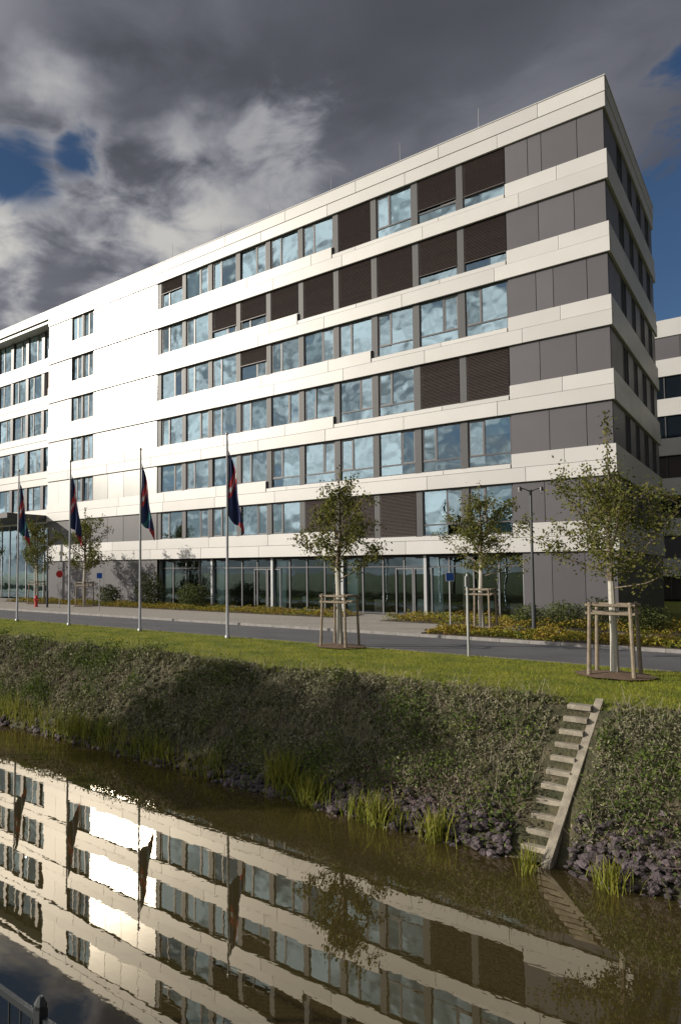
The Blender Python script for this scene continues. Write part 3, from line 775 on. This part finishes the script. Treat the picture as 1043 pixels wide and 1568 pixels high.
nE = noise(D, 10.0, 7, .55, .4, (2.0, 7, 3), (1, 1, 2.0))
def vdir(u, zz):
    hx, hy = -.6598+u*.7514, .7514+u*.6598
    return Vector((hx, hy, zz)).normalized()
def patch(u, zz, r0, r1, warp=.10, src=None):
    n = nd('ShaderNodeVectorMath', operation='DOT_PRODUCT'); lk(D, n.inputs[0]); n.inputs[1].default_value = vdir(u, zz)
    ang = mth('ARCCOSINE', mth('MINIMUM', n.outputs['Value'], 1.0))
    ang = mth('ADD', ang, mth('MULTIPLY', mth('SUBTRACT', src or nB, .5), -warp*4))
    return smooth(ang, r0, r1, 1, 0)
def mx_(*a):
    o_ = a[0]
    for q in a[1:]: o_ = mth('MAXIMUM', o_, q)
    return o_
blue = mx_(patch(.84, .50, .08, .24, .10, nE), patch(.80, .30, .06, .18, .08, nE), mth('MULTIPLY', patch(-.27, .615, .0, .09, .045, nE), .9), mth('MULTIPLY', patch(-.19, .635, .0, .05, .03, nE), .8))
n = nd('ShaderNodeVectorMath', operation='DOT_PRODUCT'); lk(D, n.inputs[0]); n.inputs[1].default_value = S
sunw = smooth(n.outputs['Value'], .34, .98)
cov = mth('SUBTRACT', mth('ADD', mth('MULTIPLY', mth('SUBTRACT', nA, .5), .5), 1.1), mth('ADD', mth('MULTIPLY', blue, 1.1), mth('MULTIPLY', sunw, mth('ADD', .35, mth('MULTIPLY', mth('SUBTRACT', nB, .45), -3.0)))))
covf = smooth(cov, .10, .80)
brp = mx_(patch(-.24, .55, .04, .16, .07), patch(-.08, .50, .05, .19, .07), mth('MULTIPLY', patch(.13, .60, .02, .10, .06, nE), .55), patch(-.30, .42, .05, .18, .07), patch(.72, .46, .01, .06, .04))
puff = smooth(mth('ADD', mth('MULTIPLY', nB, .55), mth('MULTIPLY', nE, .45)), .41, .60)
layer = smooth(nA, .35, .68)
lay2 = smooth(mth('ADD', mth('MULTIPLY', nC, .7), mth('MULTIPLY', nE, .3)), .40, .62)
bright = mth('ADD', mth('ADD', .050, mth('MULTIPLY', layer, .08)), mth('MULTIPLY', lay2, .065))
bright = mth('ADD', bright, mth('MULTIPLY', brp, mth('ADD', .01, mth('MULTIPLY', puff, .42))))
bright = mth('ADD', bright, mth('MULTIPLY', sunw, mth('ADD', .32, mth('MULTIPLY', puff, 1.3))))
colr = nd('ShaderNodeMix', data_type='RGBA'); lk(mth('MULTIPLY', bright, 2.0, clamp=True), colr.inputs[0])
colr.inputs[6].default_value = (.90, .95, 1.22, 1); colr.inputs[7].default_value = (1.0, .98, .95, 1)
vs = nd('ShaderNodeVectorMath', operation='SCALE'); lk(colr.outputs[2], vs.inputs[0]); lk(bright, vs.inputs['Scale'])
bgB = nd('ShaderNodeBackground'); lk(vs.outputs[0], bgB.inputs[0]); bgB.inputs[1].default_value = 1.0
mx = nd('ShaderNodeMixShader'); lk(covf, mx.inputs[0]); lk(bgA.outputs[0], mx.inputs[1]); lk(bgB.outputs[0], mx.inputs[2]); lk(mx.outputs[0], out.inputs[0])

# ------------------------------------------------------------------ CAMERA
cd = bpy.data.cameras.new('camera'); cam = bpy.data.objects.new('camera', cd); ROOT.objects.link(cam); sc.camera = cam
cd.sensor_fit = 'VERTICAL'; cd.sensor_height = 36; cd.sensor_width = 24; cd.lens = 23.56
cd.shift_x = 221.5/1568; cd.shift_y = 41/1568; cd.clip_end = 5000; cd.clip_start = .05
cam.location = (5.92, -36.79, 2.51); cam.rotation_euler = (math.radians(90+2.94), 0, math.radians(41.29))
sc.view_settings.view_transform = 'Standard'; sc.view_settings.look = 'None'; sc.view_settings.exposure = 0
